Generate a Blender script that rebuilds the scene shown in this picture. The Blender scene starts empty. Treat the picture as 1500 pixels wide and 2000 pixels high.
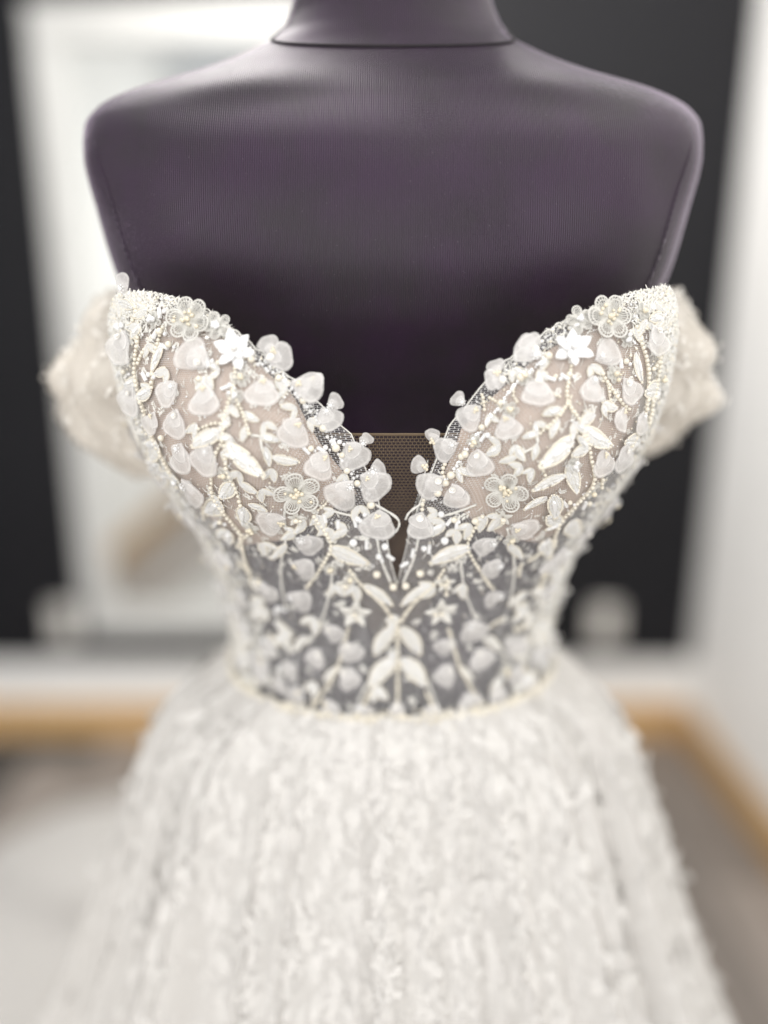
import bpy, math, random
import numpy as np
from mathutils import Vector, Matrix
from mathutils.bvhtree import BVHTree

random.seed(7); rng = np.random.default_rng(7)
R = math.radians
SC = bpy.context.scene
COL = SC.collection

# ------------------------------------------------------------------ camera, world, lights, exposure
CAM = Vector((-0.0055, -0.54, 1.275)); PITCH = R(14.0); FPX = 1500.0
cam_d = bpy.data.cameras.new('camera'); cam = bpy.data.objects.new('camera', cam_d); COL.objects.link(cam)
cam.location = CAM; cam.rotation_euler = (R(90) - PITCH, 0, 0)
cam_d.lens = 27.0; cam_d.sensor_width = 36.0; cam_d.sensor_fit = 'AUTO'
cam_d.clip_start = 0.01; cam_d.clip_end = 60
cam_d.dof.use_dof = True; cam_d.dof.focus_distance = 0.423; cam_d.dof.aperture_fstop = 0.80
SC.camera = cam

world = bpy.data.worlds.new('World'); SC.world = world; world.use_nodes = True
bg = world.node_tree.nodes['Background']
bg.inputs['Color'].default_value = (0.98, 0.985, 1.0, 1); bg.inputs['Strength'].default_value = 0.60

def area_light(name, loc, target, size, size_y, power, color):
    d = bpy.data.lights.new(name, 'AREA'); d.shape = 'RECTANGLE'; d.size = size; d.size_y = size_y
    d.energy = power; d.color = color
    o = bpy.data.objects.new(name, d); COL.objects.link(o); o.location = loc
    o.rotation_euler = (Vector(target) - Vector(loc)).to_track_quat('-Z', 'Y').to_euler()
    return o
area_light('overhead_area_lamp', (0.35, -0.45, 2.72), (0.0, 0.0, 1.1), 1.2, 1.2, 7, (1.0, 0.97, 0.93))
area_light('overhead_area_lamp', (-0.25, 0.75, 2.7), (0.75, 0.75, 1.0), 1.3, 0.7, 44, (1.0, 0.97, 0.93))  # unseen lamp, tilted sideways to brighten the white right wall
area_light('front_fill_light', (-0.35, -2.35, 1.85), (0, 0, 1.1), 1.9, 1.6, 42, (1.0, 0.985, 0.96))  # unseen soft source behind the camera, added as frontal fill and mirror glare

SC.view_settings.view_transform = 'Standard'; SC.view_settings.look = 'None'
SC.view_settings.exposure = 0.04; SC.view_settings.gamma = 1.0; SC.view_settings.use_curve_mapping = False
SC.cycles.transparent_max_bounces = 24; SC.cycles.max_bounces = 10
SC.cycles.use_denoising = True

# ------------------------------------------------------------------ helpers
def tag(o, label=None, cat=None, group=None, kind=None):
    if label: o['label'] = label
    if cat: o['category'] = cat
    if group: o['group'] = group
    if kind: o['kind'] = kind
    return o
def empty(name, loc=(0, 0, 0)):
    o = bpy.data.objects.new(name, None); COL.objects.link(o); o.location = loc; o.empty_display_size = 0.05
    return o
def mesh(name, v, f, smooth=True, uv=None):
    m = bpy.data.meshes.new(name); m.from_pydata([tuple(map(float, p)) for p in v], [], [tuple(map(int, q)) for q in f])
    if uv is not None:
        l = m.uv_layers.new(name='UVMap')
        idx = np.empty(len(m.loops), np.int32); m.loops.foreach_get('vertex_index', idx)
        l.data.foreach_set('uv', np.asarray(uv, np.float32)[idx].ravel())
    if smooth: m.polygons.foreach_set('use_smooth', [True] * len(m.polygons))
    m.update(); return m
def obj(name, me, mat, parent=None, mtx=None, kind=None):
    if mat is not None and not me.materials: me.materials.append(mat)
    o = bpy.data.objects.new(name, me); COL.objects.link(o)
    if parent: o.parent = parent
    if mtx is not None: o.matrix_local = mtx
    if kind: o['kind'] = kind
    return o
def box_geo(x0, x1, y0, y1, z0, z1):
    v = [(x, y, z) for z in (z0, z1) for y in (y0, y1) for x in (x0, x1)]
    return v, [(0, 2, 3, 1), (4, 5, 7, 6), (0, 1, 5, 4), (2, 6, 7, 3), (0, 4, 6, 2), (1, 3, 7, 5)]
class Geo:
    def __init__(s): s.v = []; s.f = []
    def add(s, v, f, M=None):
        b = len(s.v)
        if M is not None: v = [M @ Vector(p) for p in v]
        s.v.extend(v); s.f.extend([tuple(i + b for i in q) for q in f])
        return s
    def box(s, *a): return s.add(*box_geo(*a))
    def mesh(s, name, smooth=True): return mesh(name, s.v, s.f, smooth)
def bevel(o, w, seg=2):
    b = o.modifiers.new('bevel', 'BEVEL'); b.width = w; b.segments = seg; b.limit_method = 'ANGLE'; return o
def hermite(xs, ys):
    xs = np.asarray(xs, float); ys = np.asarray(ys, float)
    h = np.diff(xs); dl = np.diff(ys) / h; m = np.zeros(len(xs))
    for i in range(1, len(xs) - 1):
        m[i] = 0 if dl[i - 1] * dl[i] <= 0 else 3 * (h[i - 1] + h[i]) / ((2 * h[i] + h[i - 1]) / dl[i - 1] + (h[i] + 2 * h[i - 1]) / dl[i])
    m[0] = dl[0]; m[-1] = dl[-1]
    def f(x):
        x = np.clip(x, xs[0], xs[-1]); i = np.clip(np.searchsorted(xs, x) - 1, 0, len(h) - 1)
        t = (x - xs[i]) / h[i]
        return (ys[i] * (1 + 2 * t) * (1 - t) ** 2 + m[i] * h[i] * t * (1 - t) ** 2 + ys[i + 1] * t * t * (3 - 2 * t) + m[i + 1] * h[i] * t * t * (t - 1))
    return f
def grid_faces(nu, nv, wrap=False):
    f = []
    for j in range(nv - 1):
        for i in range(nu if wrap else nu - 1):
            k = (i + 1) % nu
            f.append((j * nu + i, j * nu + k, (j + 1) * nu + k, (j + 1) * nu + i))
    return f
_ico = {}
def ico(sub):
    if sub not in _ico:
        import bmesh
        bm = bmesh.new(); bmesh.ops.create_icosphere(bm, subdivisions=sub, radius=1.0)
        _ico[sub] = ([v.co.copy() for v in bm.verts], [tuple(q.index for q in f.verts) for f in bm.faces]); bm.free()
    return _ico[sub]
def tube_geo(pts, rad, n=6):
    pts = [Vector(p) for p in pts]; v = []; f = []
    for i, p in enumerate(pts):
        t = (pts[min(i + 1, len(pts) - 1)] - pts[max(i - 1, 0)]).normalized()
        a = t.orthogonal().normalized() if abs(t.z) > .95 else t.cross(Vector((0, 0, 1))).normalized()
        b = t.cross(a); r = rad[i] if hasattr(rad, '__len__') else rad
        for k in range(n):
            w = 2 * math.pi * k / n; v.append(p + a * (r * math.cos(w)) + b * (r * math.sin(w)))
    for i in range(len(pts) - 1):
        for k in range(n):
            k2 = (k + 1) % n; f.append((i * n + k, i * n + k2, (i + 1) * n + k2, (i + 1) * n + k))
    f.append(tuple(range(n))[::-1]); f.append(tuple((len(pts) - 1) * n + k for k in range(n)))
    return v, f
def lathe_geo(prof, n=24):
    v = [(r * math.cos(2 * math.pi * k / n), r * math.sin(2 * math.pi * k / n), z) for r, z in prof for k in range(n)]
    return v, grid_faces(n, len(prof), True)

# ------------------------------------------------------------------ materials
def new_mat(name):
    m = bpy.data.materials.new(name); m.use_nodes = True; nt = m.node_tree; nt.nodes.clear()
    out = nt.nodes.new('ShaderNodeOutputMaterial')
    return m, nt, out
def N(nt, t, **kw):
    n = nt.nodes.new(t)
    for k, v in kw.items():
        if k in n.inputs.keys() if isinstance(k, str) else False: n.inputs[k].default_value = v
        else: setattr(n, k, v)
    return n
def L(nt, a, b): nt.links.new(a, b)
def noise(nt, scale, detail=3, vec=None, rough=.55):
    n = nt.nodes.new('ShaderNodeTexNoise'); n.inputs['Scale'].default_value = scale; n.inputs['Detail'].default_value = detail
    n.inputs['Roughness'].default_value = rough
    if vec is not None: L(nt, vec, n.inputs['Vector'])
    return n
def ramp(nt, fac, p0, c0, p1, c1):
    r = nt.nodes.new('ShaderNodeValToRGB'); e = r.color_ramp.elements
    e[0].position = p0; e[0].color = (*c0, 1); e[1].position = p1; e[1].color = (*c1, 1)
    L(nt, fac, r.inputs[0]); return r
def math_n(nt, op, a, b=None, clamp=False):
    n = nt.nodes.new('ShaderNodeMath'); n.operation = op; n.use_clamp = clamp
    for i, x in enumerate((a, b)):
        if x is None: continue
        if hasattr(x, 'is_linked'): L(nt, x, n.inputs[i])
        else: n.inputs[i].default_value = x
    return n.outputs[0]
def plain(name, color, rough=.6, var=.12, vscale=40, bump=0, bscale=200, **kw):
    m, nt, out = new_mat(name); p = nt.nodes.new('ShaderNodeBsdfPrincipled')
    tc = nt.nodes.new('ShaderNodeTexCoord')
    n = noise(nt, vscale, 4, tc.outputs['Object'])
    r = ramp(nt, n.outputs[0], .3, tuple(c * (1 - var) for c in color), .7, tuple(min(1, c * (1 + var)) for c in color))
    L(nt, r.outputs[0], p.inputs['Base Color']); p.inputs['Roughness'].default_value = rough
    for k, v in kw.items(): p.inputs[k.replace('_', ' ')].default_value = v
    if bump:
        b = nt.nodes.new('ShaderNodeBump'); b.inputs['Strength'].default_value = bump; b.inputs['Distance'].default_value = .001
        L(nt, noise(nt, bscale, 3, tc.outputs['Object']).outputs[0], b.inputs['Height']); L(nt, b.outputs[0], p.inputs['Normal'])
    L(nt, p.outputs[0], out.inputs[0]); return m
def jersey():
    m, nt, out = new_mat('jersey_knit'); p = nt.nodes.new('ShaderNodeBsdfPrincipled')
    tc = nt.nodes.new('ShaderNodeTexCoord'); V = tc.outputs['Object']
    n = noise(nt, 16, 5, V, .62)
    r = ramp(nt, n.outputs[0], .36, (.0150, .0125, .0145), .64, (.024, .0112, .028))
    p.inputs['Roughness'].default_value = .46
    p.inputs['Specular IOR Level'].default_value = .48
    p.inputs['Specular Tint'].default_value = (.95, .82, 1, 1)
    p.inputs['Sheen Weight'].default_value = 1.0; p.inputs['Sheen Roughness'].default_value = .13
    p.inputs['Sheen Tint'].default_value = (.86, .74, .92, 1)
    sep = nt.nodes.new('ShaderNodeSeparateXYZ'); L(nt, V, sep.inputs[0])
    wob = noise(nt, 30, 2, V)
    xx = math_n(nt, 'ADD', math_n(nt, 'MULTIPLY', sep.outputs[0], 2 * math.pi / .00125), math_n(nt, 'MULTIPLY', wob.outputs[0], 5.0))
    rib = math_n(nt, 'SINE', xx)
    dk = nt.nodes.new('ShaderNodeMix'); dk.data_type = 'RGBA'; dk.blend_type = 'MULTIPLY'; dk.inputs['Factor'].default_value = 1.0
    L(nt, r.outputs[0], dk.inputs['A']); gv_ = math_n(nt, 'ADD', math_n(nt, 'MULTIPLY', rib, .32), .85)
    L(nt, gv_, dk.inputs['B'])
    li = noise(nt, 700, 1, V, .5); lm = ramp(nt, li.outputs[0], .74, (0, 0, 0), .80, (1, 1, 1))
    lt = nt.nodes.new('ShaderNodeMix'); lt.data_type = 'RGBA'; L(nt, lm.outputs[0], lt.inputs['Factor']); L(nt, dk.outputs['Result'], lt.inputs['A']); lt.inputs['B'].default_value = (.06, .05, .062, 1)
    L(nt, lt.outputs['Result'], p.inputs['Base Color'])
    zz = math_n(nt, 'SINE', math_n(nt, 'MULTIPLY', sep.outputs[2], 2 * math.pi / .0009))
    h = math_n(nt, 'ADD', rib, math_n(nt, 'MULTIPLY', zz, .12))
    pil = noise(nt, 800, 3, V, .7)
    pm = noise(nt, 9, 2, V)
    pmask = ramp(nt, pm.outputs[0], .5, (0, 0, 0), .68, (1, 1, 1))
    pp = math_n(nt, 'MULTIPLY', math_n(nt, 'POWER', pil.outputs[0], 3.0), pmask.outputs[0])
    hh = math_n(nt, 'ADD', math_n(nt, 'MULTIPLY', h, .16), math_n(nt, 'MULTIPLY', pp, 1.1))
    b = nt.nodes.new('ShaderNodeBump'); b.inputs['Strength'].default_value = .8; b.inputs['Distance'].default_value = .0008
    L(nt, hh, b.inputs['Height']); L(nt, b.outputs[0], p.inputs['Normal']); L(nt, p.outputs[0], out.inputs[0]); return m
def net(name, color, mortar, cover_noise, base_cover, transl=.35, nscale=120):
    """sheer net: UV is in mesh cells, threads are the mortar of an offset brick pattern"""
    m, nt, out = new_mat(name)
    uv = nt.nodes.new('ShaderNodeTexCoord'); tcO = uv.outputs['Object']
    br = nt.nodes.new('ShaderNodeTexBrick'); br.offset = .5; br.inputs['Scale'].default_value = 1.0
    br.inputs['Brick Width'].default_value = 1.0; br.inputs['Row Height'].default_value = .75
    br.inputs['Mortar Size'].default_value = mortar; br.inputs['Mortar Smooth'].default_value = .3; br.inputs['Bias'].default_value = 0
    L(nt, uv.outputs['UV'], br.inputs['Vector'])
    n = noise(nt, nscale, 4, tcO, .6)
    nn = ramp(nt, n.outputs[0], .5, (0, 0, 0), .66, (1, 1, 1))
    cov = math_n(nt, 'MAXIMUM', math_n(nt, 'ADD', math_n(nt, 'MULTIPLY', br.outputs['Fac'], .85), base_cover), math_n(nt, 'MULTIPLY', nn.outputs[0], cover_noise), True)
    cov = math_n(nt, 'MINIMUM', cov, .97)
    d = nt.nodes.new('ShaderNodeBsdfDiffuse'); d.inputs[0].default_value = (*color, 1)
    t = nt.nodes.new('ShaderNodeBsdfTranslucent'); t.inputs[0].default_value = (*color, 1)
    mx = nt.nodes.new('ShaderNodeMixShader'); mx.inputs[0].default_value = transl; L(nt, d.outputs[0], mx.inputs[1]); L(nt, t.outputs[0], mx.inputs[2])
    tr = nt.nodes.new('ShaderNodeBsdfTransparent'); m2 = nt.nodes.new('ShaderNodeMixShader')
    L(nt, cov, m2.inputs[0]); L(nt, tr.outputs[0], m2.inputs[1]); L(nt, mx.outputs[0], m2.inputs[2]); L(nt, m2.outputs[0], out.inputs[0])
    return m
def organza():
    """sheer crimped organza; UV.y runs 0 at the heart of the petal to 1 at its hem (denser hem thread)"""
    m, nt, out = new_mat('organza'); tc = nt.nodes.new('ShaderNodeTexCoord')
    sep = nt.nodes.new('ShaderNodeSeparateXYZ'); L(nt, tc.outputs['UV'], sep.inputs[0])
    hem = ramp(nt, sep.outputs[1], .74, (.60, .60, .60), 1.0, (.22, .22, .22))
    e = hem.color_ramp.elements.new(.84); e.color = (.74, .74, .74, 1)
    e = hem.color_ramp.elements.new(.90); e.color = (.60, .60, .60, 1)
    mp = nt.nodes.new('ShaderNodeMapping'); mp.inputs['Scale'].default_value = (46, 5, 1); L(nt, tc.outputs['UV'], mp.inputs[0])
    nz = noise(nt, 1.0, 4, mp.outputs[0], .65)
    cl = noise(nt, 3.0, 2, tc.outputs['Object'], .6)
    cov = math_n(nt, 'ADD', hem.outputs[0], math_n(nt, 'MULTIPLY', math_n(nt, 'SUBTRACT', nz.outputs[0], .5), .42))
    cov = math_n(nt, 'ADD', cov, math_n(nt, 'MULTIPLY', math_n(nt, 'SUBTRACT', cl.outputs[0], .5), .28), True)
    rag = math_n(nt, 'GREATER_THAN', math_n(nt, 'ADD', math_n(nt, 'MULTIPLY', nz.outputs[0], .16), .89), sep.outputs[1])
    cov = math_n(nt, 'MULTIPLY', cov, rag)
    p = nt.nodes.new('ShaderNodeBsdfPrincipled'); p.inputs['Base Color'].default_value = (.88, .855, .83, 1); p.inputs['Roughness'].default_value = .42
    p.inputs['Specular IOR Level'].default_value = .35; p.inputs['Sheen Weight'].default_value = .25
    t = nt.nodes.new('ShaderNodeBsdfTranslucent'); t.inputs[0].default_value = (.84, .84, .85, 1)
    mx = nt.nodes.new('ShaderNodeMixShader'); mx.inputs[0].default_value = .22; L(nt, p.outputs[0], mx.inputs[1]); L(nt, t.outputs[0], mx.inputs[2])
    tr = nt.nodes.new('ShaderNodeBsdfTransparent'); tr.inputs[0].default_value = (.97, .98, 1, 1)
    m2 = nt.nodes.new('ShaderNodeMixShader'); L(nt, cov, m2.inputs[0]); L(nt, tr.outputs[0], m2.inputs[1]); L(nt, mx.outputs[0], m2.inputs[2])
    b = nt.nodes.new('ShaderNodeBump'); b.inputs['Strength'].default_value = .12; b.inputs['Distance'].default_value = .0006
    L(nt, nz.outputs[0], b.inputs['Height']); L(nt, b.outputs[0], p.inputs['Normal'])
    L(nt, m2.outputs[0], out.inputs[0]); return m
def wood_mat(name, c0, c1):
    m, nt, out = new_mat(name); p = nt.nodes.new('ShaderNodeBsdfPrincipled'); tc = nt.nodes.new('ShaderNodeTexCoord')
    oi = nt.nodes.new('ShaderNodeObjectInfo'); mp = nt.nodes.new('ShaderNodeMapping'); mp.inputs['Scale'].default_value = (18, 1.5, 18)
    L(nt, tc.outputs['Object'], mp.inputs[0])
    n = nt.nodes.new('ShaderNodeTexNoise'); n.noise_dimensions = '4D'; n.inputs['Scale'].default_value = 2; n.inputs['Detail'].default_value = 6
    L(nt, mp.outputs[0], n.inputs['Vector']); L(nt, math_n(nt, 'MULTIPLY', oi.outputs['Random'], 20), n.inputs['W'])
    r = ramp(nt, n.outputs[0], .3, c0, .7, c1)
    hsv = nt.nodes.new('ShaderNodeHueSaturation'); L(nt, r.outputs[0], hsv.inputs['Color'])
    L(nt, math_n(nt, 'ADD', math_n(nt, 'MULTIPLY', oi.outputs['Random'], .5), .75), hsv.inputs['Value'])
    L(nt, hsv.outputs[0], p.inputs['Base Color']); p.inputs['Roughness'].default_value = .45; L(nt, p.outputs[0], out.inputs[0]); return m

M = {}
M['jersey'] = jersey()
M['seam'] = plain('dark_seam', (.018, .014, .018), .9)
M['metal'] = plain('stand_metal', (.25, .25, .26), .35, Metallic=1.0)
M['tulle'] = net('ivory_tulle', (.80, .79, .79), .075, .24, .05, .3)
M['nude'] = plain('nude_lining', (.53, .42, .345), .8, .08, 60, .3, 900)
M['brown_net'] = net('brown_net', (.25, .19, .13), .085, .12, .03, .25, 40)
M['organza'] = organza()
M['pearl'] = plain('ivory_pearl', (.80, .75, .64), .22, .05, 300, Coat_Weight=.6, Coat_Roughness=.08)
M['crystal'] = plain('clear_crystal', (.88, .88, .88), .06, .05, 300, Coat_Weight=1.0, Coat_Roughness=.03, Transmission_Weight=.08)
M['gold'] = plain('champagne_bead', (.76, .69, .54), .2, .1, 300, Coat_Weight=.8)
M['sequin'] = plain('pale_sequin', (.84, .82, .78), .16, .06, 300, Coat_Weight=.8, Metallic=.15)
M['satin'] = plain('white_satin', (.85, .85, .85), .38, .02, 100, .25, 900, Sheen_Weight=.2)
M['lace'] = plain('ivory_lace_thread', (.80, .785, .74), .62, .08, 500, .5, 1600)
M['skirt'] = net('skirt_tulle', (.68, .66, .635), .2, .97, .84, .10, 30)
M['overskirt'] = plain('white_tulle_layers', (.86, .85, .845), .8, .05, 30, .4, 300)
M['sleeve'] = net('blush_tulle', (.86, .82, .76), .16, .88, .40, .4, 60)
M['sleeve_lace'] = plain('sleeve_lace', (.85, .82, .77), .7, .08, 200)
M['skirt_lace'] = plain('skirt_lace', (.69, .672, .648), .8, .06, 100)
M['wall_black'] = plain('charcoal_paint', (.0078, .0078, .0100), .6, .1, 3, Specular_IOR_Level=.25)
M['wall_white'] = plain('white_paint', (.84, .835, .82), .6, .03, 3)
M['wood'] = wood_mat('honey_wood', (.50, .30, .12), (.68, .44, .20))
M['plank'] = wood_mat('grey_plank', (.17, .145, .125), (.30, .265, .24))
M['gap'] = plain('floor_gap', (.06, .055, .05), .8)
M['frame'] = plain('white_frame', (.58, .58, .565), .4, .04, 10)
M['plate'] = plain('outlet_plastic', (.72, .70, .66), .35, .03, 10)
M['slot'] = plain('outlet_slot', (.03, .03, .03), .6)
mm, nt, out = new_mat('mirror_glass'); g = nt.nodes.new('ShaderNodeBsdfGlossy'); g.inputs['Roughness'].default_value = .01
g.inputs['Color'].default_value = (.88, .9, .89, 1); L(nt, g.outputs[0], out.inputs[0]); M['mirror'] = mm

# ------------------------------------------------------------------ setting
WY, WX = 1.64, 0.935
fl = obj('floor', Geo().box(-3.2, 1.1, -2.6, WY + .1, -.05, -.004).mesh('floor', False), M['gap']); tag(fl, kind='structure')
pl = mesh('plank', *box_geo(-.0885, .0885, -.598, .598, -.003, .009), smooth=False); pl.materials.append(M['plank'])
ix = 0
x = WX - .1
while x > -2.6:
    y = WY - .6 - (ix * .43) % 1.2 + .55
    while y > -2.3:
        if y + .6 <= WY + .01: obj('floor_plank', pl, None, fl, Matrix.Translation((x, y, 0)))
        elif y - .6 < WY - .05:
            ln = WY - .004 - (y - .6); mt = Matrix.Translation((x, y - .6 + ln / 2, 0)) @ Matrix.Diagonal((1, ln / 1.2, 1, 1)); obj('floor_plank', pl, None, fl, mt)
        y -= 1.2
    x -= .18; ix += 1
tag(obj('back_wall', Geo().box(-3.2, WX + .1, WY, WY + .1, .262, 3.0).mesh('back_wall', False), M['wall_black']), kind='structure')
tag(obj('back_wall_lower_band', Geo().box(-3.2, WX + .1, WY - .006, WY + .1, -.004, .26).mesh('band', False), M['wall_white']), kind='structure')
tag(obj('right_wall', Geo().box(WX, WX + .1, -2.0, WY - .007, -.004, 3.0).mesh('right_wall', False), M['wall_white']), kind='structure')
tag(obj('added_left_wall', Geo().box(-1.55, -1.45, -2.2, .2, -.004, 3.0).mesh('added_left_wall', False), M['wall_white']), kind='structure')  # out of frame, added only for what the mirror reflects
tag(bevel(obj('added_left_baseboard', Geo().box(-1.449, -1.434, -2.2, .2, .0095, .125).mesh('lb', False), M['wood']), .004), kind='structure')  # out of frame, added to give the warm reflection low in the mirror
tag(bevel(obj('back_baseboard', Geo().box(-3.2, WX - .017, WY - .022, WY - .007, .0095, .125).mesh('bb', False), M['wood']), .004), kind='structure')
tag(bevel(obj('right_baseboard', Geo().box(WX - .016, WX - .001, -2.0, WY - .024, .0095, .125).mesh('rb', False), M['wood']), .004), kind='structure')

# mirror on the wall
mir = empty('wall_mirror', (-.50, WY, .36)); tag(mir, 'tall white framed wall mirror hung on the charcoal wall', 'mirror')
mw, mh, fw = .80, 1.68, .085
for nm, b in (('frame_rail', (-mw / 2, mw / 2, -.032, -.002, 0, fw)), ('frame_rail', (-mw / 2, mw / 2, -.032, -.002, mh - fw, mh)),
              ('frame_stile', (-mw / 2, -mw / 2 + fw, -.032, -.002, fw + .0005, mh - fw - .0005)), ('frame_stile', (mw / 2 - fw, mw / 2, -.032, -.002, fw + .0005, mh - fw - .0005))):
    bevel(obj(nm, Geo().box(*b).mesh(nm, False), M['frame'], mir), .006)
obj('mirror_glass', Geo().box(-mw / 2 + fw - .004, mw / 2 - fw + .004, -.014, -.004, fw - .004, mh - fw + .004).mesh('glass', False), M['mirror'], mir)

def outlet(x, z, label):
    e = empty('wall_outlet', (x, WY, z)); tag(e, label, 'outlet', 'wall outlets on the charcoal wall')
    bevel(obj('cover_plate', Geo().box(-.039, .039, -.007, -.001, -.06, .06).mesh('cover_plate', False), M['plate'], e), .003)
    for dz in (.022, -.022):
        s = obj('socket', Geo().box(-.017, .017, -.0095, -.0065, dz - .015, dz + .015).mesh('socket', False), M['plate'], e); bevel(s, .002)
        obj('slot', Geo().box(-.008, -.006, -.0099, -.009, dz - .005, dz + .006).box(.006, .008, -.0099, -.009, dz - .005, dz + .006).mesh('slot', False), M['slot'], s)
    v, f = lathe_geo([(0, -.0015), (.0035, -.001), (.003, .0005), (0, .0012)], 10)
    obj('screw', Geo().add(v, f, Matrix.Translation((0, -.0078, 0)) @ Matrix.Rotation(R(90), 4, 'X')).mesh('screw'), M['metal'], e)
outlet(-.975, .385, 'off-white wall outlet on the charcoal wall beside the mirror')
outlet(.665, .385, 'off-white wall outlet on the charcoal wall beside the white side wall')

# ------------------------------------------------------------------ mannequin
zt = [.80, .95, 1.03, 1.073, 1.104, 1.133, 1.166, 1.19, 1.231, 1.27, 1.298, 1.342, 1.375, 1.393, 1.405, 1.413, 1.424, 1.437, 1.449, 1.476, 1.52, 1.58]
T_W = hermite(zt, [.155, .140, .110, .112, .117, .124, .136, .144, .156, .168, .178, .190, .1975, .198, .191, .176, .138, .101, .077, .0625, .0575, .056])
T_F = hermite([.80, 1.03, 1.10, 1.15, 1.20, 1.25, 1.28, 1.31, 1.34, 1.37, 1.40, 1.42, 1.44, 1.476, 1.58], [.10, .072, .062, .054, .054, .078, .095, .101, .098, .088, .067, .050, .038, .030, .040])
T_B = hermite([.80, 1.03, 1.13, 1.25, 1.34, 1.38, 1.41, 1.44, 1.476, 1.58], [.13, .075, .085, .10, .105, .10, .09, .08, .075, .085])
T_N = hermite([.80, 1.10, 1.20, 1.27, 1.38, 1.41, 1.44, 1.476, 1.58], [2.1, 2.1, 2.3, 2.7, 3.0, 2.5, 2.15, 2.0, 2.0])
T_C = hermite([.80, 1.10, 1.30, 1.38, 1.43, 1.476, 1.58], [0, 0, .012, .022, .02, .018, .0])   # y of the ring's widest line
def sp(x, e): return np.sign(x) * np.abs(x) ** e
def torso(a, z):
    a = np.asarray(a, float); z = np.asarray(z, float) + 0 * a
    n = T_N(z); c = np.cos(a); s = np.sin(a)
    X = T_W(z) * sp(s, 2 / n); yc = T_C(z)
    Y = np.where(c > 0, -(T_F(z) + yc) * sp(c, 2 / n) + yc, -(T_B(z) - yc) * sp(c, 2 / n) + yc)
    fr = np.clip(c, 0, 1) ** .5
    Y -= fr * .006 * np.exp(-((np.abs(X) - .075) / .042) ** 2 - ((z - 1.215) / .04) ** 2)
    Y += fr * .007 * np.exp(-((np.abs(X) - .160) / .026) ** 2 - ((z - 1.355) / .030) ** 2)
    Y += fr * .018 * np.exp(-((np.abs(X) - .115) / .048) ** 2 - ((z - 1.262) / .032) ** 2)
    Y -= fr * .005 * np.exp(-((np.abs(X) - .09) / .05) ** 2 - ((z - (1.415 - .1 * np.abs(X))) / .012) ** 2)
    return X, Y, z
def loft(fn, aa, zz):
    A, Z = np.meshgrid(aa, zz); x, y, z = fn(A.ravel(), Z.ravel()); return np.stack([x, y, z], 1)
man = empty('mannequin'); tag(man, 'plum grey jersey covered armless mannequin bust wearing the beaded gown', 'mannequin')
na = 200; aa = np.linspace(-math.pi, math.pi, na, endpoint=False)
zz = np.concatenate([np.linspace(.80, 1.36, 90, endpoint=False), np.linspace(1.36, 1.46, 60, endpoint=False), np.linspace(1.46, 1.58, 16)])
tv = loft(torso, aa, zz)
f = grid_faces(na, len(zz), True); f.append(tuple(range(na))[::-1]); f.append(tuple((len(zz) - 1) * na + i for i in range(na)))
obj('torso', mesh('torso', tv, f), M['jersey'], man)
# sunken neck seam and armhole seams, laid just on the skin
sa = np.linspace(-math.pi, math.pi, 90)
sz = 1.460 - .031 * np.cos(sa)
X, Y, Z = torso(sa, sz); g = Geo().add(*tube_geo(np.stack([X * 1.003, Y * 1.003, Z], 1), .0011, 6)); obj('neck_seam', g.mesh('neck_seam'), M['seam'], man)
for s in (-1, 1):
    zs = np.linspace(1.235, 1.378, 40); am = .93 + .20 * ((zs - 1.31) / .08) ** 2 * np.where(zs > 1.31, .55, .5)
    X, Y, Z = torso(s * am, zs); obj('armhole_seam', Geo().add(*tube_geo(np.stack([X, Y, Z], 1), list(.0009 * np.sin(np.linspace(.05, 3.09, 40)) ** .5), 6)).mesh('armhole_seam'), M['jersey'], man)
v, f = lathe_geo([(.001, .012), (.15, .012), (.152, .018), (.15, .024), (.03, .032), (.014, .05), (.014, .86), (.001, .87)], 32)
obj('stand', mesh('stand', v, f), M['metal'], man)

# ------------------------------------------------------------------ bodice surface
B_W = hermite([1.0, 1.03, 1.073, 1.104, 1.133, 1.166, 1.19, 1.231, 1.27, 1.30, 1.33], [.117, .117, .119, .125, .134, .149, .158, .170, .176, .179, .181])
B_F = hermite([1.0, 1.03, 1.07, 1.10, 1.133, 1.166, 1.22, 1.26, 1.30, 1.33], [.093, .093, .094, .101, .110, .116, .117, .113, .105, .097])
B_N = hermite([1.0, 1.10, 1.16, 1.22, 1.30, 1.33], [2.1, 2.15, 2.7, 4.0, 4.4, 4.4])
def bodice(a, z, off=0.0):
    a = np.asarray(a, float); z = np.asarray(z, float) + 0 * a
    n = B_N(z); c = np.cos(a); s = np.sin(a)
    X = (B_W(z) + off) * sp(s, 2 / n)
    Y = np.where(c > 0, -(B_F(z) + off) * sp(c, 2 / n), -(T_B(z) + .006 + off) * sp(c, 2 / n))
    fr = np.clip(c, 0, 1) ** .4; sig = np.where(z > 1.205, .062, .046)
    Y -= fr * .024 * np.exp(-((np.abs(X) - .086) / .048) ** 2 - ((z - 1.205) / sig) ** 2)
    return X, Y, z
def bpt(a, z, off=0.0):
    x, y, zz = bodice(np.array([a]), np.array([z]), off); return Vector((x[0], y[0], zz[0]))
ga = np.linspace(-1.75, 1.75, 281); gz = np.linspace(1.0, 1.33, 150)
gv = loft(bodice, ga, gz); gf = grid_faces(len(ga), len(gz))
BVH = BVHTree.FromPolygons([Vector(p) for p in gv], gf)
def ray(px, py):
    u = (px - 750) / FPX; w = (1000 - py) / FPX; c, s = math.cos(PITCH), math.sin(PITCH)
    return Vector((u, c + w * s, -s + w * c)).normalized()
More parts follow.
